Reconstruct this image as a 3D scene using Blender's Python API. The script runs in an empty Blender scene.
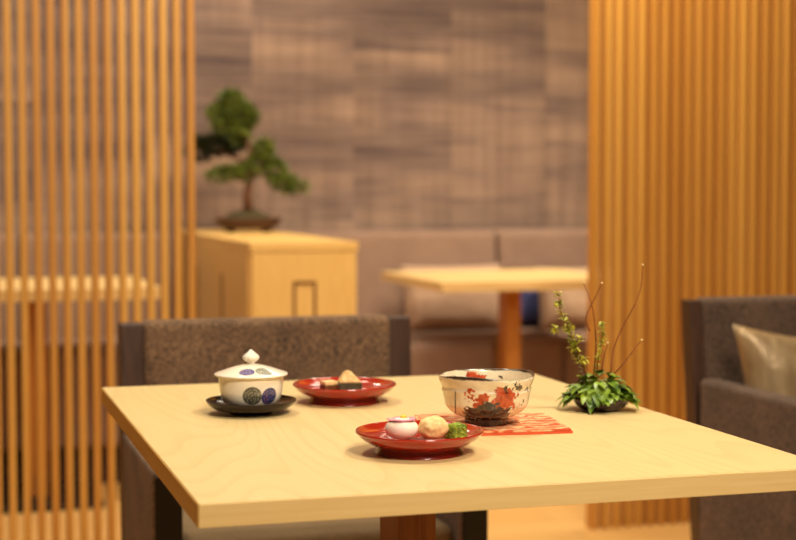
import bpy, bmesh, math, random
from mathutils import Vector, Matrix, noise as mnoise
random.seed(7)
S = bpy.context.scene
COL = S.collection
R = math.radians

# ------------------------------------------------------------------ camera, world, lamps, exposure
FPX, YAW, PITCH = 1540.9, .2907, .0531
cd = bpy.data.cameras.new('camera'); cam = bpy.data.objects.new('camera', cd); COL.objects.link(cam)
cam.location = (0, 0, 1.02); cam.rotation_euler = (math.pi/2 - PITCH, 0, -YAW)
cd.sensor_width = 36; cd.lens = FPX/796*36; cd.clip_start = .05
cd.dof.use_dof = True; cd.dof.focus_distance = 1.93; cd.dof.aperture_fstop = 4.2
S.camera = cam
w = bpy.data.worlds.new('world'); S.world = w; w.use_nodes = True
w.node_tree.nodes['Background'].inputs[0].default_value = (1, .66, .36, 1)
w.node_tree.nodes['Background'].inputs[1].default_value = .07
S.view_settings.view_transform = 'Standard'; S.view_settings.look = 'None'
S.view_settings.exposure = 0; S.view_settings.gamma = 1; S.view_settings.use_curve_mapping = False
def area(name, loc, target, size, power, col=(1, .80, .56), sy=None, spread=180):
    l = bpy.data.lights.new(name, 'AREA'); l.energy = power; l.color = col; l.size = size; l.spread = R(spread)
    if sy: l.shape = 'RECTANGLE'; l.size_y = sy
    o = bpy.data.objects.new(name, l); COL.objects.link(o); o.location = loc
    o.rotation_euler = (Vector(target)-Vector(loc)).to_track_quat('-Z', 'Y').to_euler()
area('ceiling_lamp_table_right', (1.35, 1.5, 2.6), (.65, 2.0, .7), .26, 27.5, (1, .90, .72))
area('ceiling_lamp_table_left', (.05, 2.5, 2.6), (.6, 2.0, .7), .26, 17, (1, .90, .72))
area('ceiling_lamp_front', (.75, -.3, 2.6), (.65, 1.9, .6), .6, 13.5, (1, .88, .70), spread=80)
area('ceiling_lamp_chairs', (1.3, 3.1, 2.7), (1.2, 4.2, .8), .35, 10, (1, .84, .60))
area('ceiling_lamp_screen', (1.60, 3.65, 2.6), (1.90, 4.2, 1.8), .3, 24, (1, .84, .58))
area('ceiling_lamp_left_screen', (.5, 3.7, 2.75), (.5, 4.3, 1.5), .35, 11, (1, .84, .58))
area('ceiling_lamp_bench_left', (.80, 5.45, 2.7), (.7, 6.1, .9), .3, 21, (1, .86, .66))
area('ceiling_lamp_cabinet', (1.25, 4.0, 2.7), (1.1, 5.2, .8), .3, 15, (1, .84, .58))
area('ceiling_lamp_bench_right', (1.8, 5.2, 2.7), (1.9, 5.7, .5), .3, 8, (1, .86, .66))
area('fill_left_table', (-.1, 4.75, 2.65), (.1, 5.3, .5), .25, 7, (1, .86, .66), spread=90)  # unseen fill, added to light the floor, bench and table behind the screen
area('fill_right_table', (2.75, 5.05, 2.6), (2.35, 5.7, .5), .25, 8, (1, .86, .66), spread=75)  # added fill with narrowed spread, brightens seat and cushions but spares the wall
area('ceiling_lamp_floor', (2.6, 4.75, 2.6), (2.2, 4.75, 0), .4, 16, (1, .84, .58))

# ------------------------------------------------------------------ node helpers
def srgb(r, g, b):
    f = lambda c: (c/255)/12.92 if c/255 <= .04045 else ((c/255+.055)/1.055)**2.4
    return (f(r), f(g), f(b), 1)
class M:
    def __init__(s, name, rough=.5, **kw):
        s.m = bpy.data.materials.new(name); s.m.use_nodes = True
        s.nt = s.m.node_tree; s.b = s.nt.nodes['Principled BSDF']
        s.b.inputs['Roughness'].default_value = rough
        for k, v in kw.items(): s.b.inputs[k.replace('_', ' ')].default_value = v
        s.tc = s.nt.nodes.new('ShaderNodeTexCoord')
    def n(s, t, ins=None, **props):
        nd = s.nt.nodes.new('ShaderNode'+t)
        for k, v in props.items(): setattr(nd, k, v)
        for k, v in (ins or {}).items(): s.put(nd.inputs[k], v)
        return nd
    def put(s, sock, v):
        if isinstance(v, bpy.types.NodeSocket): s.nt.links.new(v, sock)
        else: sock.default_value = v
    def math(s, op, a, b=0., c=None):
        ins = {0: a, 1: b}
        if c is not None: ins[2] = c
        return s.n('Math', ins, operation=op).outputs[0]
    def mapping(s, scale=(1, 1, 1), loc=(0, 0, 0), rot=(0, 0, 0), src=None):
        return s.n('Mapping', {0: src or s.tc.outputs['Object'], 1: loc, 2: rot, 3: scale}).outputs[0]
    def noise(s, vec, scale=5, detail=3, rough=.5, out=0):
        return s.n('TexNoise', {'Vector': vec, 'Scale': scale, 'Detail': detail, 'Roughness': rough}).outputs[out]
    def ramp(s, fac, stops):
        nd = s.n('ValToRGB', {0: fac}); e = nd.color_ramp.elements
        while len(e) < len(stops): e.new(.5)
        for el, (p, c) in zip(e, stops): el.position = p; el.color = c
        return nd.outputs[0]
    def mix(s, fac, a, b, blend='MIX'):
        nd = s.n('Mix', data_type='RGBA', blend_type=blend)
        s.put(nd.inputs[0], fac); s.put(nd.inputs[6], a); s.put(nd.inputs[7], b)
        return nd.outputs[2]
    def step(s, v, a, b, ta=0., tb=1.):
        return s.n('MapRange', {0: v, 1: a, 2: b, 3: ta, 4: tb}, clamp=True).outputs[0]
    def dist(s, vec, c):
        return s.n('VectorMath', {0: vec, 1: c}, operation='DISTANCE').outputs['Value']
    def color(s, v): s.put(s.b.inputs['Base Color'], v); return s
    def bump(s, h, strength=.3, d=.001):
        s.put(s.b.inputs['Normal'], s.n('Bump', {'Height': h, 'Strength': strength, 'Distance': d}).outputs[0]); return s
def simple(name, c, rough=.5, var=.12, scale=8, stretch=(1, 1, 1), **kw):
    m = M(name, rough, **kw)
    n = m.noise(m.mapping(stretch), scale, 4)
    lo = tuple(x*(1-var) for x in c[:3])+(1,); hi = tuple(min(1, x*(1+var)) for x in c[:3])+(1,)
    m.color(m.ramp(n, [(.3, lo), (.7, hi)]))
    return m.m
def wood(name, c1, c2, axis=1, scale=1., rough=.4, line=.5, **kw):
    """straight grain with broad cathedral figure, running along one axis"""
    m = M(name, rough, **kw)
    sc = [5*scale]*3; sc[axis] = .9*scale
    v = m.mapping(tuple(sc))
    big = m.noise(v, 1.6, 1, .4)
    rings = m.math('FRACT', m.math('MULTIPLY', big, 17.0))
    rings = m.math('ABSOLUTE', m.math('SUBTRACT', rings, .5))
    fs = [260*scale]*3; fs[axis] = 7*scale
    fine = m.noise(m.mapping(tuple(fs)), 1, 2)
    t = m.math('ADD', m.math('MULTIPLY', rings, line), m.math('MULTIPLY', fine, 1-line*.5))
    m.color(m.ramp(t, [(.25, c2), (.8, c1)]))
    return m.m
def fabric(name, c1, c2, scale=420, rough=.92, bump=.5):
    m = M(name, rough); m.b.inputs['Sheen Weight'].default_value = .06; m.b.inputs['Sheen Roughness'].default_value = .6
    n = m.noise(m.tc.outputs['Object'], scale, 2, .6)
    n2 = m.noise(m.tc.outputs['Object'], 9, 2)
    t = m.math('ADD', m.math('MULTIPLY', n, .8), m.math('MULTIPLY', n2, .2))
    m.color(m.ramp(t, [(.40, c2), (.60, c1)])); m.bump(n, bump, .0015)
    return m.m

# ------------------------------------------------------------------ materials
T = {}
m = M('honey_slat_wood', .42)
sx_ = m.n('SeparateXYZ', {0: m.tc.outputs['Object']}).outputs[0]
sl = m.n('TexWhiteNoise', {'W': m.math('FLOOR', m.math('DIVIDE', m.math('ADD', sx_, 5.), .0373))}, noise_dimensions='1D').outputs[0]
gr = m.noise(m.mapping((120, 120, 3)), 1, 3)
m.color(m.ramp(m.math('ADD', m.math('MULTIPLY', sl, .55), m.math('MULTIPLY', gr, .45)), [(.15, srgb(190, 126, 48)), (.8, srgb(222, 168, 80))])); T['slat'] = m.m
m = M('pale_ash', .36)
nb = m.noise(m.mapping((3.6, .55, 1), loc=(.35, .2, 0)), 1.3, 1, .3)
rg = m.math('FRACT', m.math('MULTIPLY', nb, 30.))
ln = m.math('MULTIPLY', m.step(rg, .55, .95), m.step(rg, 1., .95))
fn = m.noise(m.mapping((160, 6, 1)), 1, 2)
pk_ = m.n('TexWhiteNoise', {'W': m.math('FLOOR', m.math('MULTIPLY', m.n('SeparateXYZ', {0: m.tc.outputs['Object']}).outputs[0], 5.4))}, noise_dimensions='1D').outputs[0]
cc = m.mix(m.step(fn, .3, .7, 0., .35), srgb(232, 204, 146), srgb(224, 191, 128))
cc = m.mix(m.math('MULTIPLY', ln, .22), cc, srgb(200, 160, 92))
cc = m.mix(m.math('MULTIPLY', pk_, .15), cc, srgb(214, 178, 108))
m.color(cc); T['table'] = m.m
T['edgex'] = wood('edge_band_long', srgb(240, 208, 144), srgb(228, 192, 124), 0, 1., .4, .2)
T['edgey_shaded'] = wood('edge_band_side_shaded', srgb(216, 168, 92), srgb(202, 150, 74), 1, 1., .4, .2)  # side bands coloured darker than the front ones to stand in for shade
T['table2'] = wood('pale_ash_rear', srgb(232, 200, 140), srgb(214, 176, 112), 0, 1., .4, .3)
T['leg'] = wood('honey_leg', srgb(198, 134, 62), srgb(160, 98, 38), 2, 1, .4, .3)
T['cab'] = wood('cabinet_ash', srgb(232, 192, 118), srgb(218, 172, 96), 2, 1, .42, .3)
T['inlay'] = simple('shadow_gap_brown', srgb(120, 78, 34), .5)
T['legshade'] = wood('shaded_leg', srgb(150, 96, 48), srgb(116, 68, 30), 2, 1, .4, .3)  # leg wood darkened, the shade beneath the tabletop put into its colour
T['frame'] = wood('walnut_frame', srgb(88, 58, 42), srgb(52, 33, 23), 2, 1, .45, .3)
T['chair'] = fabric('brown_herringbone', srgb(146, 110, 78), srgb(46, 30, 20), 260)
T['dark'] = simple('black_leather', srgb(28, 20, 17), .45)
T['seat'] = fabric('beige_seat', srgb(142, 118, 84), srgb(118, 96, 66))
T['lounge'] = fabric('mauve_brown_wool', srgb(116, 88, 68), srgb(48, 34, 26), 240)
T['bench'] = fabric('mauve_bench_fabric', srgb(146, 117, 99), srgb(120, 93, 78), 300)
T['toe'] = simple('dark_toe_board', srgb(48, 24, 16), .6)
T['pillow'] = fabric('mauve_pillow', srgb(186, 154, 128), srgb(162, 130, 106), 300)
T['pillow2'] = fabric('beige_pillow', srgb(196, 164, 134), srgb(172, 140, 112), 300)
T['blue'] = fabric('navy_pillow', srgb(62, 68, 116), srgb(42, 46, 90), 300)
m = M('bronze_silk', .38); m.b.inputs['Metallic'].default_value = .25
n1 = m.noise(m.mapping((12, 12, 3)), 3, 4)
m.color(m.ramp(n1, [(.3, srgb(148, 120, 86)), (.7, srgb(186, 158, 118))])); m.bump(m.noise(m.mapping((1, 1, 1)), 22, 3), .35, .01); T['silk'] = m.m

def lacquer(name, c, rough=.16, ccoat=.6):
    m = M(name, rough); m.b.inputs['Coat Weight'].default_value = ccoat; m.b.inputs['Coat Roughness'].default_value = .06
    n = m.noise(m.tc.outputs['Object'], 14, 2)
    m.color(m.ramp(n, [(.3, tuple(x*.92 for x in c[:3])+(1,)), (.7, c)])); return m.m
T['red'] = lacquer('vermilion_lacquer', srgb(164, 34, 12))
T['redfoot'] = lacquer('deep_red_lacquer', srgb(122, 22, 12), .25, .4)
T['black'] = lacquer('black_lacquer', srgb(34, 20, 14), .14, .0)
T['black'].node_tree.nodes['Principled BSDF'].inputs['Specular IOR Level'].default_value = .3

# floor: long pale boards
m = M('floor_boards', .38)
v = m.tc.outputs['Object']
br = m.n('TexBrick', {'Vector': m.mapping((1, 1, 1)), 'Color1': srgb(232, 186, 118), 'Color2': srgb(220, 170, 100), 'Mortar': srgb(186, 134, 74),
     'Scale': 1., 'Mortar Size': .002, 'Brick Width': 1.8, 'Row Height': .15})
g = m.noise(m.mapping((2, 60, 1)), 2, 3)
m.color(m.mix(m.step(g, .3, .8, 0., .25), br.outputs[0], srgb(200, 148, 82))); T['floor'] = m.m
# textile wall: staggered woven panels with cloudy horizontal dye bands
m = M('woven_textile_panels', .85)
sx = m.n('SeparateXYZ', {0: m.tc.outputs['Object']})
x, z = sx.outputs[0], sx.outputs[2]
cx = m.math('FLOOR', m.math('DIVIDE', m.math('ADD', x, .045), .435))
off = m.n('TexWhiteNoise', {'W': cx}, noise_dimensions='1D').outputs[0]
zz = m.math('ADD', m.math('DIVIDE', z, .40), off)
cz = m.math('FLOOR', zz)
cell = m.n('CombineXYZ', {0: cx, 1: cz}).outputs[0]
rnd = m.n('TexWhiteNoise', {0: cell}, noise_dimensions='2D').outputs[0]
shift = m.n('VectorMath', {0: m.tc.outputs['Object'], 1: m.n('CombineXYZ', {0: m.math('MULTIPLY', rnd, 9.)}).outputs[0]}, operation='ADD').outputs[0]
cloud = m.noise(m.mapping((.9, 1, 4.0), src=shift), 1.3, 3, .5)
t = m.math('ADD', m.math('MULTIPLY', cloud, .9), m.math('MULTIPLY', rnd, .22))
thr = m.noise(m.mapping((34, 1, 1.2)), 1.2, 2)
thr2 = m.noise(m.mapping((3, 1, 90)), 1.2, 2)
base = m.ramp(t, [(.40, srgb(74, 60, 64)), (.54, srgb(110, 90, 86)), (.74, srgb(158, 130, 112))])
base = m.mix(m.step(thr, .35, .65, 0., .42), base, srgb(88, 66, 54))
base = m.mix(m.step(thr2, .35, .65, 0., .16), base, srgb(210, 176, 146))
m.color(base); T['textile'] = m.m
T['plaster'] = simple('warm_plaster', srgb(168, 124, 80), .9, .05, 3)

# ------------------------------------------------------------------ geometry helpers
def link(name, bm, mats, parent=None, loc=None, smooth=False, rot=None):
    me = bpy.data.meshes.new(name); bm.normal_update(); bm.to_mesh(me); bm.free()
    for mt in (mats if isinstance(mats, (list, tuple)) else [mats]): me.materials.append(mt)
    if smooth:
        for p in me.polygons: p.use_smooth = True
    o = bpy.data.objects.new(name, me); COL.objects.link(o)
    if parent: o.parent = parent
    if loc: o.location = loc
    if rot: o.rotation_euler = rot
    return o
def tag(o, label=None, cat=None, group=None, kind=None):
    for k, v in (('label', label), ('category', cat), ('group', group), ('kind', kind)):
        if v: o[k] = v
    return o
def empty(name, loc, label, cat, rz=0, group=None):
    o = bpy.data.objects.new(name, None); COL.objects.link(o); o.empty_display_size = .05
    o.location = loc; o.rotation_euler = (0, 0, rz); return tag(o, label, cat, group)
def box(bm, x0, x1, y0, y1, z0, z1, bev=0, seg=2):
    r = bmesh.ops.create_cube(bm, size=1); vs = r['verts']
    for v in vs: v.co = Vector(((x0+x1)/2+v.co.x*(x1-x0), (y0+y1)/2+v.co.y*(y1-y0), (z0+z1)/2+v.co.z*(z1-z0)))
    if bev:
        es = list({e for v in vs for e in v.link_edges})
        r = bmesh.ops.bevel(bm, geom=es, offset=bev, segments=seg, profile=.7, affect='EDGES')
    return bm
def BOX(*a, **k): return box(bmesh.new(), *a, **k)
def shear_y(bm, z0, k):
    for v in bm.verts: v.co.y += (v.co.z-z0)*k
    return bm
def lathe(prof, n=64, wob=None):
    bm = bmesh.new(); rings = []
    for i, (r, z) in enumerate(prof):
        if r < 1e-6: rings.append([bm.verts.new((0, 0, z))]*n); continue
        ring = []
        for k in range(n):
            a = 2*math.pi*k/n; q = r; h = z
            if wob: q, h = wob(r, z, a, i)
            ring.append(bm.verts.new((q*math.cos(a), q*math.sin(a), h)))
        rings.append(ring)
    for A, B in zip(rings, rings[1:]):
        for k in range(n):
            f = [A[k], A[(k+1) % n], B[(k+1) % n], B[k]]
            u = []
            for v in f:
                if v not in u: u.append(v)
            if len(u) > 2:
                try: bm.faces.new(u)
                except ValueError: pass
    bmesh.ops.recalc_face_normals(bm, faces=bm.faces)
    return bm
def smoothprof(pts, k=4):
    out = []
    for i in range(len(pts)-1):
        p0 = pts[max(i-1, 0)]; p1 = pts[i]; p2 = pts[i+1]; p3 = pts[min(i+2, len(pts)-1)]
        for j in range(k):
            t = j/k
            c = [.5*((2*p1[d])+(-p0[d]+p2[d])*t+(2*p0[d]-5*p1[d]+4*p2[d]-p3[d])*t*t+(-p0[d]+3*p1[d]-3*p2[d]+p3[d])*t**3) for d in range(len(p1))]
            out.append(tuple(c))
    out.append(tuple(pts[-1]))
    return [tuple([max(0, o[0])]+list(o[1:])) if len(o) == 2 else o for o in out]
def tube(bm, pts, radii, n=8):
    pts = [Vector(p) for p in pts]; rings = []
    for i, p in enumerate(pts):
        d = (pts[min(i+1, len(pts)-1)]-pts[max(i-1, 0)]).normalized()
        a = d.orthogonal().normalized() if i == 0 else (prev - d*prev.dot(d)).normalized()
        prev = a; b = d.cross(a); r = radii[i] if isinstance(radii, (list, tuple)) else radii
        rings.append([bm.verts.new(p+(a*math.cos(2*math.pi*k/n)+b*math.sin(2*math.pi*k/n))*r) for k in range(n)])
    for A, B in zip(rings, rings[1:]):
        for k in range(n): bm.faces.new([A[k], A[(k+1) % n], B[(k+1) % n], B[k]])
    bm.faces.new(rings[0][::-1]); bm.faces.new(rings[-1])
    return bm
def blob(bm, c, r, sub=3, amp=0., freq=20, sq=(1, 1, 1), seed=0):
    q = bmesh.ops.create_icosphere(bm, subdivisions=sub, radius=1)
    for v in q['verts']:
        d = v.co.normalized(); k = 1+amp*mnoise.noise(d*freq*.1+Vector((seed*7.3, seed, 0)))
        v.co = Vector(c)+Vector((d.x*sq[0], d.y*sq[1], d.z*sq[2]))*r*k
    return bm
def cushion(name, parent, mat, wdt, hgt, th, n=22, pinch=.06):
    """pillow standing in the XZ plane, soft belly, pulled-in sides, pointed corners"""
    bm = bmesh.new(); grid = {}
    for s in (1, -1):
        for i in range(n+1):
            for j in range(n+1):
                u, v = i/n*2-1, j/n*2-1
                edge = (i in (0, n) or j in (0, n))
                if edge and s == -1: grid[s, i, j] = grid[1, i, j]; continue
                b = ((1-u**4)*(1-v**4))**.55
                X = wdt/2*u*(1-pinch*(1-v*v)); Z = hgt/2*v*(1-pinch*(1-u*u))
                wr = .004*mnoise.noise(Vector((u*3, v*3, s*5)))*b
                grid[s, i, j] = bm.verts.new((X, s*(th/2*b+wr), Z+hgt/2))
    for s in (1, -1):
        for i in range(n):
            for j in range(n):
                f = [grid[s, i, j], grid[s, i+1, j], grid[s, i+1, j+1], grid[s, i, j+1]]
                bm.faces.new(f if s == -1 else f[::-1])
    bmesh.ops.recalc_face_normals(bm, faces=bm.faces)
    return link(name, bm, mat, parent, smooth=True)

# ------------------------------------------------------------------ the setting
def struct(name, bm, mat): return tag(link(name, bm, mat), kind='structure')
struct('floor', BOX(-3, 6, -1.5, 6.4, -.05, 0), T['floor'])
struct('wall_back', BOX(-3, 6, 6.32, 6.42, 0, 2.9), T['textile'])
struct('wall_left', BOX(-3.1, -3, -1.5, 6.42, 0, 2.9), T['plaster'])
struct('wall_right', BOX(6, 6.1, -1.5, 6.42, 0, 2.9), T['plaster'])

# ------------------------------------------------------------------ slatted screens
PITCHX, SW, SD, SY = .0373, .0182, .042, 4.2
def screen(x0, x1, from_right, label):
    root = empty('slatted_screen', ((x0+x1)/2, SY, 0), label, 'screen')
    bm = bmesh.new(); ox = (x0+x1)/2
    k = 0
    while True:
        a = x1-SW-k*PITCHX if from_right else x0+k*PITCHX
        if a < x0-1e-6 or a+SW > x1+1e-6: break
        box(bm, a-ox, a+SW-ox, 0, SD, 0, 2.55, .0012, 1); k += 1
    link('slat_panel', bm, T['slat'], root)
    link('top_rail', BOX(x0-ox, x1-ox, -.008, SD+.008, 2.55, 2.61, .002), T['slat'], root)
screen(-.9, .678, True, 'open honey-wood slatted screen at the left, the banquette showing through its gaps')
screen(1.860, 3.3, False, 'honey-wood slatted screen at the right behind the brown lounge armchair')

# ------------------------------------------------------------------ banquettes
def banquette(x0, x1, splits, label):
    ox = (x0+x1)/2
    root = empty('banquette', (ox, 5.3, 0), label, 'bench', group=None)
    link('base', BOX(x0-ox, x1-ox, .05, .95, 0, .13), T['toe'], root)
    xs = [x0]+splits+[x1]
    for a, b in zip(xs, xs[1:]):
        link('seat', BOX(a-ox+.003, b-ox-.003, 0, .68, .13, .45, .035, 4), T['bench'], root, smooth=True)
        link('backrest', shear_y(BOX(a-ox+.004, b-ox-.004, .66, .88, .40, .845, .04, 4), .40, .14), T['bench'], root, smooth=True)
banquette(-1.6, .885, [-.55, .3], 'long mauve upholstered banquette seen through the left slatted screen')
banquette(1.285, 3.6, [2.235, 3.0], 'mauve upholstered banquette against the textile wall in the centre background')
def pillow(loc, rz, tilt, mat, wdt, hgt, th, label):
    o = cushion('cushion', None, mat, wdt, hgt, th); o.location = loc; o.rotation_euler = (-tilt, 0, rz)
    tag(o, label, 'cushion')
pillow((1.985, 5.83, .448), 0, .22, T['pillow'], .43, .27, .13, 'wide mauve cushion on the banquette behind the left half of the rear table')
pillow((2.335, 5.88, .448), 0, .2, T['blue'], .24, .22, .10, 'navy blue cushion half hidden behind a beige one on the banquette')
pillow((2.51, 5.74, .448), 0, .24, T['pillow2'], .40, .26, .13, 'beige cushion beside the navy one on the banquette at the right')

# ------------------------------------------------------------------ tables
def table(x0, x1, y0, y1, top, th, mat, label, legs, legmat, foot=True, bev=.0015, edge=None):
    cx, cy = (x0+x1)/2, (y0+y1)/2
    root = empty('table', (cx, cy, 0), label, 'table')
    link('tabletop', BOX(x0-cx, x1-cx, y0-cy, y1-cy, top-th, top, bev, 2), mat, root)
    if edge:
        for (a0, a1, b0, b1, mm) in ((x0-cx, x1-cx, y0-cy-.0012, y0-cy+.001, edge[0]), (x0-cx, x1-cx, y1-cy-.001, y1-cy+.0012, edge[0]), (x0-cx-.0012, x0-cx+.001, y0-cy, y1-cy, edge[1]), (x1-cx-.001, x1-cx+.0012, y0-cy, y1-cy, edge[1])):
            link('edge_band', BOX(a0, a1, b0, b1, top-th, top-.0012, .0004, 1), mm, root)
    for (lx, ly, wx, wy) in legs:
        link('leg', BOX(lx-cx-wx/2, lx-cx+wx/2, ly-cy-wy/2, ly-cy+wy/2, .018, top-th, .002), legmat, root)
    if foot:
        lx, ly, wx, wy = legs[0]
        link('base', BOX(lx-cx-.2, lx-cx+.2, ly-cy-.2, ly-cy+.2, 0, .018, .004), T['dark'], root)
table(.2505, .9845, 1.5441, 2.498, .70, .0255, T['table'], 'pale wooden table in the foreground set with bowls and red plates', [(.6255, 2.045, .055, .09)], T['legshade'], edge=(T['edgex'], T['edgey_shaded']))
table(1.634, 2.36, 4.94, 5.68, .70, .032, T['table2'], 'pale wooden table in front of the centre background banquette', [(1.950, 5.13, .055, .08)], T['leg'])
table(-.12, .69, 4.98, 5.66, .70, .038, T['table2'], 'pale wooden table seen through the left slatted screen', [(.30, 5.13, .07, .08)], T['leg'])

# ------------------------------------------------------------------ cabinet (long low divider)
cx0, cx1, cy0, cy1, ct = .918, 1.262, 4.65, 6.22, .852
root = empty('cabinet', ((cx0+cx1)/2, (cy0+cy1)/2, 0), 'pale wooden cabinet carrying the bonsai at the end of the left screen', 'cabinet')
hx, hy = (cx1-cx0)/2, (cy1-cy0)/2
link('body', BOX(-hx+.004, hx-.004, -hy+.012, hy, .06, ct-.028), T['cab'], root)
link('plinth', BOX(-hx+.02, hx-.02, -hy+.04, hy, 0, .06), T['toe'], root)
link('top_board', BOX(-hx, hx, -hy, hy, ct-.028, ct, .002), T['cab'], root)
nx0, nx1 = 1.052-1.09, 1.126-1.09
def fr(x0, x1, z0, z1, t, y0, y1):
    bm = bmesh.new()
    box(bm, x0, x1, y0, y1, z1-t, z1); box(bm, x0, x1, y0, y1, z0, z0+t); box(bm, x0, x0+t, y0, y1, z0+t, z1-t); box(bm, x1-t, x1, y0, y1, z0+t, z1-t); return bm
d = link('door', BOX(-hx+.006, hx-.006, -hy+.001, -hy+.012, .065, ct-.031, .001), T['cab'], root)
link('pull_frame', fr(nx0, nx1, .45, .732, .009, -hy-.003, -hy+.002), T['inlay'], d)
# side doors with long vertical pull slots
for k in range(3):
    a = -hy+.02+k*.515; b = a+.505
    d = link('door', BOX(-hx-.004, -hx+.004, a, b, .065, ct-.031, .001), T['cab'], root)
    link('pull_slot', BOX(-hx-.006, -hx-.003, b-.07, b-.045, .45, .735), T['inlay'], d)

# ------------------------------------------------------------------ armchairs
def armchair(loc, label, W, D, armz, topz, aw, mats, seatz=.42, recl=.14, post=.045, armslope=0.):
    """local origin: floor below the middle of the backrest's front face; faces -Y"""
    fab, seatm, frame = mats
    root = empty('armchair', loc, label, 'armchair')
    w2 = W/2; k = recl
    link('seat', BOX(-w2+aw+.003, w2-aw-.003, -D+.03, .02, seatz-.13, seatz, .03, 4), seatm, root, smooth=True)
    link('seat_frame', BOX(-w2+aw, w2-aw, -D+.02, .06, seatz-.2, seatz-.13, .004), frame, root)
    link('backrest', shear_y(BOX(-w2+post, w2-post, -.012, .05, seatz-.1, topz+.004, .022, 4), seatz, k), fab, root, smooth=True)
    for s in (-1, 1):
        link('back_post', shear_y(BOX(min(s*w2, s*(w2-post)), max(s*w2, s*(w2-post)), 0, .045, .02, topz, .004, 2), seatz, k), frame, root)
        bm = bmesh.new(); xa, xb = sorted((s*w2, s*(w2-aw)))
        box(bm, xa, xb, -D+.006, -.004, .14, armz, .014, 4)
        link('arm', bm, fab, root, smooth=True)
        link('arm_front', BOX(xa+.002, xb-.002, -D, -D+.008, .10, armz-.006, .003), T['dark'], root)
        link('leg', BOX(xa+.006, xb-.006, -D+.012, -D+.052, 0, .15, .003), frame, root)
    return root
armchair((.634, 3.0, 0), 'brown woven armchair with walnut posts on the far side of the foreground table', .592, .455, .546, .756, .05,
         (T['chair'], T['seat'], T['frame']), .42, .05)
armchair((1.990, 3.05, 0), 'brown lounge armchair with a bronze cushion at the right edge', .77, .62, .60, .77, .05,
         (T['lounge'], T['lounge'], T['frame']), .36, .11, .03)
o = cushion('cushion', None, T['silk'], .40, .34, .12, pinch=.08); o.location = (1.848, 2.90, .405); o.rotation_euler = (-.16, R(-3), R(2))
for v in o.data.vertices: v.co.z -= .20*(v.co.x+.2)*v.co.z/.34
tag(o, 'shiny bronze beige cushion leaning in the lounge armchair', 'cushion')

# ------------------------------------------------------------------ bonsai on the cabinet
def leaf(bm, p, d, up, L, Wd, fold=.25):
    d = d.normalized(); s = d.cross(up)
    if s.length < 1e-3: s = d.orthogonal()
    s.normalize(); n = s.cross(d)
    a = bm.verts.new(p); b = bm.verts.new(p+d*L*.45+s*Wd/2-n*Wd*fold); c = bm.verts.new(p+d*L-n*L*.12); e = bm.verts.new(p+d*L*.45-s*Wd/2-n*Wd*fold)
    q = bm.verts.new(p+d*L*.5)
    for f in ((a, b, q), (b, c, q), (c, e, q), (e, a, q)): bm.faces.new(f)
def rv():
    while True:
        v = Vector((random.uniform(-1, 1), random.uniform(-1, 1), random.uniform(-1, 1)))
        if 0 < v.length < 1: return v.normalized()
def leafmat(name, c1, c2, sc=30, rough=.45, tr=.0):
    m = M(name, rough); n = m.noise(m.tc.outputs['Object'], sc, 2)
    m.color(m.ramp(n, [(.35, c2), (.65, c1)])); m.b.inputs['Subsurface Weight'].default_value = .0
    return m.m
T['pine'] = leafmat('bonsai_leaf', srgb(128, 140, 54), srgb(44, 66, 22), 40)
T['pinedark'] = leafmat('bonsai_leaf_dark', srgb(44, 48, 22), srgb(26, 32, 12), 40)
T['bark'] = simple('bark', srgb(98, 60, 34), .8, .3, 60)
T['moss'] = simple('moss', srgb(62, 52, 22), .9, .3, 80)
T['clay'] = simple('dark_clay', srgb(66, 34, 24), .4)
BX, BY = 1.135, 5.78
K = 1.115   # room scale of the tree at its depth
root = empty('bonsai', (BX, BY, ct), 'small green bonsai tree in an oval dark pot on the pale cabinet', 'bonsai')
bm = lathe(smoothprof([(0, .012), (.085, .012), (.105, .02), (.128, .048), (.136, .056), (.131, .056), (.12, .046), (0, .044)], 3), 48)
for f in [(.07, .03), (.07, -.03), (-.07, .03), (-.07, -.03)]: box(bm, f[0]-.014, f[0]+.014, f[1]-.01, f[1]+.01, 0, .014)
for v in bm.verts: v.co.y *= .68 if abs(v.co.y) > .0 else 1
link('pot', bm, T['clay'], root, smooth=True)
bm = lathe(smoothprof([(.122, .044), (.10, .056), (.06, .075), (.025, .088), (0, .09)], 3), 32, lambda r, z, a, i: (r*(1+.06*math.sin(5*a)), z+.003*math.sin(7*a+i)))
for v in bm.verts: v.co.y *= .64
link('moss', bm, T['moss'], root, smooth=True)
# pixel-derived tree layout, metres in the tree's own frame (x right, z up)
bm = bmesh.new()
tr = [(.0, 0, .08), (-.004, 0, .15), (.008, .01, .20), (-.005, .01, .26), (.015, .0, .32), (-.02, 0, .38), (-.03, 0, .45)]
tube(bm, tr, [.022, .016, .014, .012, .011, .008, .004], 10)
for br in ([(.0, 0, .20), (-.06, .01, .225), (-.10, 0, .235)], [(.008, 0, .21), (.06, 0, .27), (.10, .01, .25), (.18, 0, .19)],
           [(-.004, 0, .28), (-.08, .02, .31), (-.15, .01, .33)], [(.0, 0, .40), (.03, 0, .43), (.05, 0, .44)]):
    tube(bm, br, [.009, .007, .004, .003][:len(br)], 8)
link('trunk', bm, T['bark'], root, smooth=True)
def pad(pads, mat, n, L=.028):
    bm = bmesh.new()
    for (c, r) in pads:
        c = Vector(c); vol = r[0]*r[1]*r[2]
        k = int(n*(vol**(2/3))/.0025)
        for _ in range(k):
            d = rv(); rr = random.uniform(.55, 1)
            p = c+Vector((d.x*r[0], d.y*r[1], d.z*r[2]))*rr
            leaf(bm, p, (d+rv()*.7+Vector((0, 0, .5))), rv(), L*random.uniform(.7, 1.2), L*.4)
    link('foliage', bm, mat, root)
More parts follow.
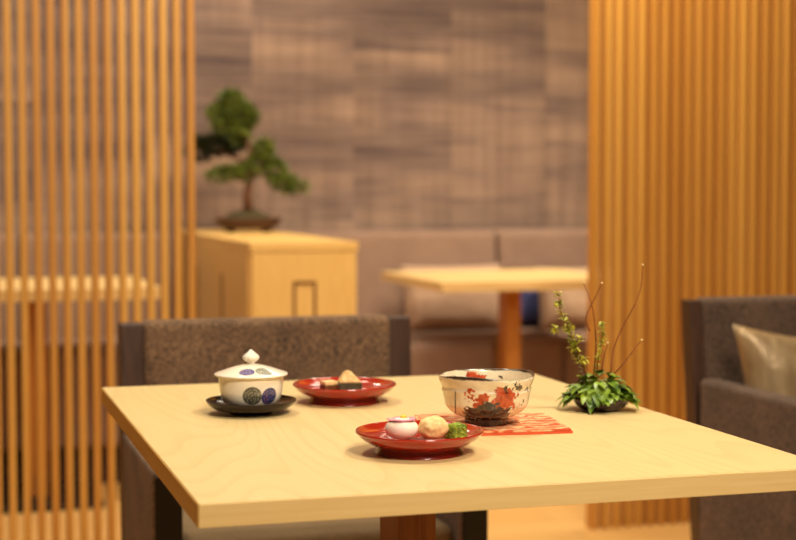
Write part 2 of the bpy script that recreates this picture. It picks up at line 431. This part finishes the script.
pad([((-.065, 0, .505), (.05, .05, .045)), ((-.105, 0, .462), (.042, .05, .034)), ((-.03, .0, .465), (.055, .05, .04)), ((-.075, 0, .42), (.055, .05, .03)), ((.005, 0, .455), (.035, .04, .02)), ((-.04, 0, .385), (.04, .05, .032))], T['pine'], 300, .034)
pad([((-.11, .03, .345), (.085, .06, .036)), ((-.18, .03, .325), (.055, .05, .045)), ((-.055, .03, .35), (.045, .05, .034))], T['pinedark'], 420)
pad([((-.07, 0, .235), (.06, .05, .020)), ((-.12, 0, .222), (.035, .03, .016)), ((-.01, 0, .238), (.045, .04, .022))], T['pine'], 300, .032)
pad([((.06, 0, .325), (.034, .05, .030)), ((.05, 0, .28), (.045, .05, .024)), ((.10, 0, .245), (.040, .045, .036)), ((.14, 0, .195), (.045, .045, .028)), ((.19, 0, .180), (.036, .03, .020))], T['pine'], 300, .034)
root.scale = (.99, .99, .96)

# ------------------------------------------------------------------ things on the foreground table
TZ = .70
# frame of the painted motifs: bearing from which the photo sees each dish
def motif(obj_xy, R_, s, z):
    v = Vector((-obj_xy[0], -obj_xy[1], 0)).normalized(); r = Vector((-v.y, v.x, 0))
    return v*math.sqrt(max(0, R_*R_-s*s))+r*s+Vector((0, 0, z))

# --- lacquer plates
def plate(loc, label, rz=0):
    root = empty('footed_plate', loc, label, 'plate', rz, 'red lacquer plates on the foreground table')
    pr = smoothprof([(0, .0172), (.040, .0172), (.058, .0185), (.070, .0222), (.0785, .0278), (.0800, .0270), (.0795, .0250), (.072, .018), (.060, .0115), (.050, .0095), (0, .0095)], 4)
    pr = [(r*.968, z) for r, z in pr]
    link('dish', lathe(pr, 96), T['red'], root, smooth=True)
    pf = [(.0495, .011), (.051, .006), (.0545, .001), (.0540, 0), (.0505, 0), (.0465, .006), (.0455, .011)]
    link('foot_ring', lathe(smoothprof(pf, 3), 96), T['redfoot'], root, smooth=True)
    return root
P1 = Vector((.556, 1.768, TZ)); P2 = Vector((.582, 2.225, TZ))
plate(P1, 'red lacquer footed plate with three round sweets, nearest the table front')
plate(P2, 'red lacquer footed plate with wedge sweet, behind beside the lidded cup')

# --- sweets
VX = Vector((math.cos(YAW), -math.sin(YAW), 0)); VY = Vector((math.sin(YAW), math.cos(YAW), 0))
def matp(name, c1, c2, sc, rough=.6, sss=.2, bumpv=0):
    m = M(name, rough); n = m.noise(m.tc.outputs['Object'], sc, 3)
    m.color(m.ramp(n, [(.35, c2), (.65, c1)])); m.b.inputs['Subsurface Weight'].default_value = sss; m.b.inputs['Subsurface Scale'].default_value = .004
    if bumpv: m.bump(n, bumpv, .002)
    return m.m
T['mochi'] = matp('white_rice_cake', srgb(250, 232, 214), srgb(244, 220, 200), 40)
T['pink'] = matp('pink_paste', srgb(232, 160, 170), srgb(222, 136, 154), 60)
T['yellow'] = matp('yellow_paste', srgb(248, 204, 40), srgb(240, 184, 20), 60)
T['bean'] = matp('pale_bean_paste', srgb(246, 214, 152), srgb(226, 184, 118), 160, .8, .1, .6)
T['greenp'] = matp('green_tea_paste', srgb(170, 184, 56), srgb(92, 116, 26), 220, .8, .05, .9)
T['jelly'] = matp('dark_green_jelly', srgb(70, 66, 28), srgb(46, 40, 18), 80, .3, .1)
T['brownj'] = matp('brown_jelly', srgb(120, 72, 34), srgb(84, 46, 22), 80, .4, .1)
sz = .0174
def put(c, dx, dy): return c+VX*dx+VY*dy+Vector((0, 0, sz))
root = empty('sweet', put(P1, -.0215, -.004), 'round white rice-cake sweet with pink edge and yellow dot on the near plate', 'sweet')
b = blob(bmesh.new(), (0, 0, .0125), 1, 4, .03, 10, (.0205, .019, .0135))
for v in b.verts: v.co.z = max(v.co.z, 0)
link('rice_cake', b, T['mochi'], root, smooth=True)
bm = bmesh.new()
prev_ = None
n = 40; rr = []
for k in range(n+1):
    a = math.pi*2*k/n; r0 = .0165+.0010*math.sin(5*a)
    rr.append((r0*math.cos(a)*1.05, r0*math.sin(a)*.9, .0246+.0006*math.sin(5*a)))
inner = [(x*.9, y*.9, z+.0002) for x, y, z in rr]
A = [bm.verts.new(p) for p in rr[:-1]]; B = [bm.verts.new(p) for p in inner[:-1]]; C_ = [bm.verts.new((p[0], p[1], p[2]-.0012)) for p in rr[:-1]]
for k in range(n):
    j = (k+1) % n; bm.faces.new((A[k], A[j], B[j], B[k])); bm.faces.new((C_[k], C_[j], A[j], A[k]))
bm.faces.new(B)
link('petal_edge', bm, T['pink'], root, smooth=True)
link('yellow_dot', blob(bmesh.new(), (0.002, 0, .0262), 1, 2, 0, 1, (.0042, .0042, .0028)), T['yellow'], root, smooth=True)
b = blob(bmesh.new(), (0, 0, .0135), 1, 4, .10, 26, (.0185, .018, .0145), 3)
for v in b.verts: v.co.z = max(v.co.z, 0)
o = link('sweet', b, T['bean'], None, smooth=True); o.location = put(P1, .0165, -.006); tag(o, 'round pale bean-paste sweet, middle one on the near red plate', 'sweet')
bm = BOX(-.0108, .0108, -.010, .010, 0, .0175, .004, 3)
bmesh.ops.subdivide_edges(bm, edges=bm.edges[:], cuts=3, use_grid_fill=True)
for v in bm.verts:
    if v.co.z > .001: v.co += rv()*.0009+Vector((0, 0, .002*mnoise.noise(v.co*200)))
o = link('sweet', bm, T['greenp'], None); o.location = put(P1, .0435, -.001); o.rotation_euler = (0, 0, .35); tag(o, 'crumbly green tea sweet at the right side of the near plate', 'sweet')
# wedge sweet: pale cut pyramid on a dark green block
root = empty('sweet', put(P2, .008, -.012), 'dark green block sweet with pale pointed topping on the far plate', 'sweet', -.15)
link('block', BOX(-.0175, .0175, -.014, .014, 0, .0135, .002, 2), T['jelly'], root)
bm = bmesh.new()
vs = [bm.verts.new(p) for p in ((-.0175, -.014, .0136), (.0175, -.014, .0136), (.0175, .014, .0136), (-.0175, .014, .0136), (-.006, -.008, .0325), (-.001, -.008, .0325), (.002, .009, .030), (-.008, .009, .030))]
for f in ((0, 1, 5, 4), (1, 2, 6, 5), (2, 3, 7, 6), (3, 0, 4, 7), (4, 5, 6, 7), (3, 2, 1, 0)): bm.faces.new([vs[i] for i in f])
bmesh.ops.bevel(bm, geom=bm.edges[:], offset=.0018, segments=3, affect='EDGES')
link('topping', bm, T['bean'], root)
root = empty('sweet', put(P2, -.0235, -.008), 'small brown cube sweet with pale top on the far plate', 'sweet', .2)
link('cube', BOX(-.010, .010, -.010, .010, 0, .0095, .0015, 2), T['brownj'], root)
link('topping', BOX(-.0105, .0105, -.0105, .0105, .0095, .0150, .002, 2), T['bean'], root)

# --- saucer and lidded cup
CP = Vector((.425, 2.150, TZ))
pr = smoothprof([(0, .0085), (.030, .0085), (.048, .0105), (.060, .0150), (.0655, .0195), (.0665, .0185), (.062, .0125), (.052, .0070), (.034, .0042), (.0315, .0036), (.031, 0), (.0275, 0), (.027, .003), (0, .003)], 3)
pr = [(r*.965, z) for r, z in pr]
o = link('saucer', lathe(pr, 96), T['black'], None, smooth=True); o.location = CP
tag(o, 'black lacquer saucer beneath the white lidded cup', 'saucer')
m = M('painted_porcelain', .18); m.b.inputs['Coat Weight'].default_value = .4
v = m.tc.outputs['Object']
base = srgb(244, 232, 212)
def roundel(m, base, c, rad, cols, sq=None, seed=0.):
    d = m.dist(v, tuple(c))
    mask = m.step(d, rad, rad*.93)
    n = m.noise(m.mapping((1, 1, 1), loc=(seed, 0, 0)), 420, 2)
    ringw = m.math('SINE', m.math('MULTIPLY', d, 6.28*3.2/rad))
    col = m.ramp(m.math('ADD', m.math('MULTIPLY', n, .8), m.math('MULTIPLY', ringw, .05)), [(.3, cols[0]), (.45, cols[1]), (.62, cols[2])])
    return m.mix(mask, base, col)
cxy = (CP.x, CP.y)
base = roundel(m, base, motif(cxy, .0432, .0015, .021), .0140, (srgb(60, 58, 60), srgb(110, 108, 88), srgb(190, 176, 138)))
base = roundel(m, base, motif(cxy, .0432, .0255, .0195), .0132, (srgb(40, 44, 84), srgb(70, 76, 128), srgb(190, 110, 96)), seed=2.)
m.color(base); T['cupglaze'] = m.m
m = M('painted_porcelain_lid', .18); m.b.inputs['Coat Weight'].default_value = .4
v = m.tc.outputs['Object']; base = srgb(244, 232, 212)
base = roundel(m, base, motif(cxy, .036, -.006, .0085), .0115, (srgb(70, 70, 130), srgb(120, 110, 160), srgb(200, 150, 160)))
base = roundel(m, base, motif(cxy, .036, .018, .0085), .0125, (srgb(110, 108, 104), srgb(160, 156, 130), srgb(210, 200, 170)), seed=3.)
m.color(base); T['lidglaze'] = m.m
root = empty('lidded_cup', CP+Vector((0, 0, .0087)), 'white porcelain cup with pointed lid knob and painted roundels, on black saucer', 'cup')
pr = smoothprof([(0, .004), (.021, .004), (.022, 0), (.0245, 0), (.025, .003), (.035, .0055), (.0405, .011), (.0437, .020), (.0455, .034), (.0462, .0455), (.0442, .0455), (.0435, .034), (.0415, .022), (.036, .013), (0, .009)], 4)
link('cup_body', lathe(pr, 96), T['cupglaze'], root, smooth=True)
pl = smoothprof([(.0460, .0), (.0530, .0), (.0552, .0008), (.0555, .0024), (.0535, .0036), (.044, .0066), (.030, .0110), (.014, .0150), (.0065, .0160)], 4)
pl = [(r*.94, z) for r, z in pl]
pl = [(.0, .0)]+pl+[(0, .0162)]
lid = link('lid', lathe(pl, 96), T['lidglaze'], root, loc=(0, 0, .0457), smooth=True)
pk = smoothprof([(.0, .0150), (.0062, .0150), (.0052, .0175), (.0085, .0205), (.0118, .0240), (.0112, .0272), (.0078, .0305), (.0040, .0338), (.0012, .0362), (0, .0367)], 4)
link('knob', lathe(pk, 48, lambda r, z, a, i: (r*(1+.04*math.cos(10*a)), z)), T['lidglaze'], lid, smooth=True)

# --- tea bowl
BP = Vector((.6995, 1.925, TZ+.0062)); bxy = (BP.x, BP.y)
m = M('painted_stoneware', .25); m.b.inputs['Coat Weight'].default_value = .5
v = m.tc.outputs['Object']
nz = m.noise(m.mapping((1, 1, 1)), 95, 3, .6, 1)
vd = m.n('VectorMath', {0: v, 1: m.n('VectorMath', {0: m.n('VectorMath', {0: nz, 1: (.5, .5, .5)}, operation='SUBTRACT').outputs[0], 'Scale': .030}, operation='SCALE').outputs[0]}, operation='ADD').outputs[0]
base = m.ramp(m.noise(v, 45, 4), [(.3, srgb(218, 196, 160)), (.6, srgb(238, 222, 190))])
rust, rust2, brown = srgb(196, 78, 34), srgb(160, 54, 22), srgb(62, 40, 26)
rustc = m.ramp(m.noise(v, 160, 2), [(.35, rust2), (.6, rust)])
brownc = m.ramp(m.noise(v, 140, 2), [(.45, srgb(34, 20, 14)), (.75, srgb(100, 64, 38))])
def patch(c, rad, col, soft=.8):
    global base
    base = m.mix(m.step(m.dist(vd, tuple(c)), rad, rad*soft), base, col)
for (s, z, rad) in ((-.024, .047, .0070), (-.018, .040, .0070), (-.012, .034, .0080), (-.004, .040, .0055), (-.009, .029, .0065), (-.020, .054, .0040),
                    (.020, .043, .0125), (.028, .037, .0120), (.017, .034, .0100), (.026, .050, .0070), (.012, .053, .0045), (.044, .024, .008)):
    patch(motif(bxy, .057, s, z), rad*1.15, rustc)
for (s, z, rad) in ((-.008, .022, .012), (.004, .024, .012), (-.019, .016, .011), (.012, .018, .011), (.042, .053, .0095), (.035, .058, .007), (.052, .049, .006), (.022, .057, .0055), (.050, .035, .005), (.024, .016, .009)):
    patch(motif(bxy, .050 if z < .03 else .059, s, z), rad*(1.3 if z < .03 else .8), brownc)
V_ = Vector((-bxy[0], -bxy[1], 0)).normalized(); Rr = Vector((-V_.y, V_.x, 0))
for (s, z, rad, c) in ((-.020, .050, .013, rustc), (-.008, .051, .010, rustc), (-.041, .050, .010, brownc), (.02, .054, .003, brownc)):
    p = -V_*math.sqrt(.056**2-s*s)+Rr*s+Vector((0, 0, z)); patch(p, rad, c)
# thin vertical brush line
p0 = motif(bxy, .056, -.043, .03)
sep = m.n('VectorMath', {0: vd, 1: tuple(Rr)}, operation='DOT_PRODUCT').outputs['Value']
fr_ = m.n('VectorMath', {0: vd, 1: tuple(V_)}, operation='DOT_PRODUCT').outputs['Value']
zc = m.n('SeparateXYZ', {0: v}).outputs[2]
line = m.math('MULTIPLY', m.step(m.math('ABSOLUTE', m.math('ADD', m.n('VectorMath', {0: v, 1: tuple(Rr)}, operation='DOT_PRODUCT').outputs['Value'], .041)), .0012, .0006), m.math('MULTIPLY', m.step(fr_, 0, .01), m.step(zc, .05, .047)))
base = m.mix(line, base, brown)
base = m.mix(m.step(m.math('ADD', zc, m.math('MULTIPLY', m.noise(v, 60, 2), .012)), 0.0195, .0165), base, brownc)   # dark iron slip near the foot
nrim = m.math('ADD', zc, m.math('MULTIPLY', m.noise(v, 50, 2), .006))
base = m.mix(m.step(nrim, .0670, .0688), base, brown)
m.color(base); m.bump(m.noise(v, 60, 3), .3, .002); T['raku'] = m.m
def wobb(r, z, a, i):
    k = 1+.018*math.sin(2*a+.6)+.012*math.sin(3*a+1)+.006*math.sin(7*a)
    return r*(1+(k-1)*min(1, r/.04)), z+(.0016*math.sin(2*a+.3)+.0012*math.sin(3*a+2))*max(0, (z-.03)/.03)
pb = smoothprof([(0, .004), (.024, .004), (.025, 0), (.029, 0), (.0295, .006), (.031, .009), (.043, .0135), (.0535, .0225), (.0565, .031), (.0580, .040), (.0600, .0455), (.0592, .0485), (.0625, .0560), (.0640, .0620),
                 (.0630, .0640), (.0605, .0625), (.0585, .054), (.0560, .040), (.0535, .030), (.046, .020), (.028, .012), (0, .009)], 3)
pb = [(r, z*1.035) for r, z in pb]
o = link('tea_bowl', lathe(pb, 128, wobb), T['raku'], None, smooth=True); o.location = BP
tag(o, 'cream stoneware tea bowl painted with rust red leaves on red patterned mat', 'bowl')

# --- folded patterned mat below the bowl
m = M('patterned_cloth', .8)
v = m.tc.outputs['Object']
wv = m.n('TexWave', {'Vector': m.mapping((1, 1, 1), rot=(0, 0, .15)), 'Scale': 17., 'Distortion': 9., 'Detail': 2., 'Detail Scale': 2.5}, bands_direction='Y').outputs['Fac']
n = m.noise(v, 70, 2)
t = m.math('ADD', m.math('MULTIPLY', wv, .6), m.math('MULTIPLY', n, .4))
m.color(m.ramp(t, [(.30, srgb(206, 84, 42)), (.48, srgb(220, 124, 76)), (.62, srgb(232, 176, 124)), (.8, srgb(236, 194, 142))])); T['cloth'] = m.m
T['clothedge'] = simple('orange_red_cloth', srgb(214, 84, 40), .8)
root = empty('folded_cloth', (.71, 1.94, TZ), 'folded red and cream patterned cloth lying beneath the tea bowl', 'cloth')
q = [(.592, 1.872), (.792, 1.850), (.811, 1.992), (.632, 2.030)]
def sheet(z0, z1, grow, mat, name, wav=.0004, dx=0, dy=0):
    n = 24; bm = bmesh.new(); top = {}; bot = {}
    for i in range(n+1):
        for j in range(n+1):
            u, w_ = i/n, j/n
            u2 = -grow+u*(1+2*grow); w2 = -grow+w_*(1+2*grow)
            X = (q[0][0]*(1-u2)+q[1][0]*u2)*(1-w2)+(q[3][0]*(1-u2)+q[2][0]*u2)*w2-.71+dx
            Y_ = (q[0][1]*(1-u2)+q[1][1]*u2)*(1-w2)+(q[3][1]*(1-u2)+q[2][1]*u2)*w2-1.94+dy
            e = .0006*mnoise.noise(Vector((X*40, Y_*40, z1*900)))*wav/.0004
            top[i, j] = bm.verts.new((X, Y_, z1+min(0, e))); bot[i, j] = bm.verts.new((X, Y_, z0))
    for i in range(n):
        for j in range(n):
            bm.faces.new((top[i, j], top[i+1, j], top[i+1, j+1], top[i, j+1])); bm.faces.new((bot[i, j+1], bot[i+1, j+1], bot[i+1, j], bot[i, j]))
    for i in range(n):
        bm.faces.new((bot[i, 0], bot[i+1, 0], top[i+1, 0], top[i, 0])); bm.faces.new((top[i, n], top[i+1, n], bot[i+1, n], bot[i, n]))
        bm.faces.new((top[0, i], top[0, i+1], bot[0, i+1], bot[0, i])); bm.faces.new((bot[n, i], bot[n, i+1], top[n, i+1], top[n, i]))
    link(name, bm, mat, root)
sheet(.0002, .0032, .0, T['clothedge'], 'lower_fold')
sheet(.0034, .0060, -.004, T['cloth'], 'upper_fold', dx=-.001, dy=.001)

# --- flower arrangement in a dark shallow bowl
FP = Vector((.915, 2.035, TZ))
T['leafg'] = leafmat('glossy_green_leaf', srgb(142, 168, 52), srgb(52, 84, 20), 45, .35)
T['sprig'] = leafmat('yellow_green_bud', srgb(206, 196, 70), srgb(150, 154, 44), 60, .5)
T['twig'] = simple('reddish_twig', srgb(128, 64, 28), .6, .2, 80)
T['tip'] = simple('pale_bud_tip', srgb(226, 190, 130), .5)
T['vase'] = simple('dark_purple_glaze', srgb(52, 34, 34), .25)
root = empty('flower_arrangement', FP, 'green leafy arrangement with tall sprigs and bare twigs at the right of the table', 'flowers', -YAW)
pv = smoothprof([(0, .004), (.018, .003), (.021, 0), (.030, .003), (.038, .010), (.041, .018), (.0385, .019), (.035, .012), (0, .008)], 4)
link('bowl', lathe(pv, 64), T['vase'], root, smooth=True)
# broad leaves
bm = bmesh.new()
def bleaf(bm, p, d, L, Wd, droop):
    d = d.normalized(); s = d.cross(Vector((0, 0, 1)))
    if s.length < .05: s = Vector((1, 0, 0))
    s.normalize(); N = 6; rows = []
    for i in range(N+1):
        t = i/N; ww = Wd/2*math.sin(math.pi*min(1, t**.75*.985+.015))**.8 if 0 < t < 1 else .0003
        c = p+d*L*t+Vector((0, 0, -droop*L*t*t))
        nn = s.cross(d)
        rows.append([bm.verts.new(c-s*ww+nn*ww*.35), bm.verts.new(c), bm.verts.new(c+s*ww+nn*ww*.35)])
    for A, B in zip(rows, rows[1:]):
        for k in (0, 1): bm.faces.new((A[k], A[k+1], B[k+1], B[k]))
random.seed(11)
for i in range(190):
    a = random.uniform(0, 2*math.pi); rad = .038*math.sqrt(random.random())
    h = .016+.036*(1-(rad/.038)**2)*random.uniform(.3, 1.1)
    p = Vector((rad*math.cos(a)*1.15-.002, rad*math.sin(a), h))
    out = Vector((math.cos(a), math.sin(a), random.uniform(-.3, 1.0)))
    bleaf(bm, p, out, random.uniform(.015, .024), random.uniform(.013, .019), random.uniform(.3, 1.0))
link('leaves', bm, T['leafg'], root, smooth=True)
def stem(pts, r0, r1, name, mat):
    pts = smoothprof([tuple(p) for p in pts], 4)
    bm = tube(bmesh.new(), pts, [r0+(r1-r0)*i/(len(pts)-1) for i in range(len(pts))], 6)
    return link(name, bm, mat, root, smooth=True), pts
def px(x, y): return ((x-603)*.001460, 0, (405-y)*.001460+.004)   # sketch units of the arrangement -> metres
def P(x, y, d=0): a = px(x, y); return (a[0], d, a[2])
# tall budding sprigs
for pts in ([P(588, 372), P(580, 350, .004), P(572, 331, .004), P(563, 312, 0), P(560, 292, 0)],
            [P(598, 374), P(600, 352, -.004), P(603, 335, -.006), P(602, 322, -.006)],
            [P(590, 376, .01), P(583, 362, .012), P(576, 352, .01), P(574, 340, .01)]):
    st, pp = stem(pts, .0011, .0005, 'sprig', T['twig'])
    bm = bmesh.new()
    for j, p in enumerate(pp[2:]):
        for _ in range(7):
            d = rv(); d.z = abs(d.z)*.6
            q0 = Vector(p)+rv()*.0025
            bleaf(bm, q0, d, random.uniform(.005, .010), random.uniform(.004, .006), .2)
    for (x, y) in ((568, 328), (575, 328), (582, 338), (558, 327), (577, 345), (560, 302), (586, 358)):
        if pts[0][0] < -.018 and pts[0][1] == 0:
            for _ in range(9):
                d = rv(); bleaf(bm, Vector(P(x, y))+rv()*.003, d, .009, .006, .1)
    link('buds', bm, T['sprig'], st)
for pts in ([P(612, 376), P(615, 350, .004), P(622, 330, .004), P(633, 308, 0), P(641, 288, 0), P(643, 264, 0)],
            [P(596, 374, .004), P(598, 345, .006), P(596, 318, .004), P(592, 300, 0), P(585, 282, 0)],
            [P(592, 330, .006), P(588, 316, .006), P(596, 298, .004), P(603, 282, .002)],
            [P(615, 372, -.004), P(625, 360, -.006), P(634, 348, -.006), P(642, 338, -.006)],
            [P(604, 374, .008), P(606, 358, .01), P(610, 342, .01)]):
    st, pp = stem(pts, .0012, .0005, 'twig', T['twig'])
    link('tip', blob(bmesh.new(), pp[-1], .0017, 2), T['tip'], st, smooth=True)
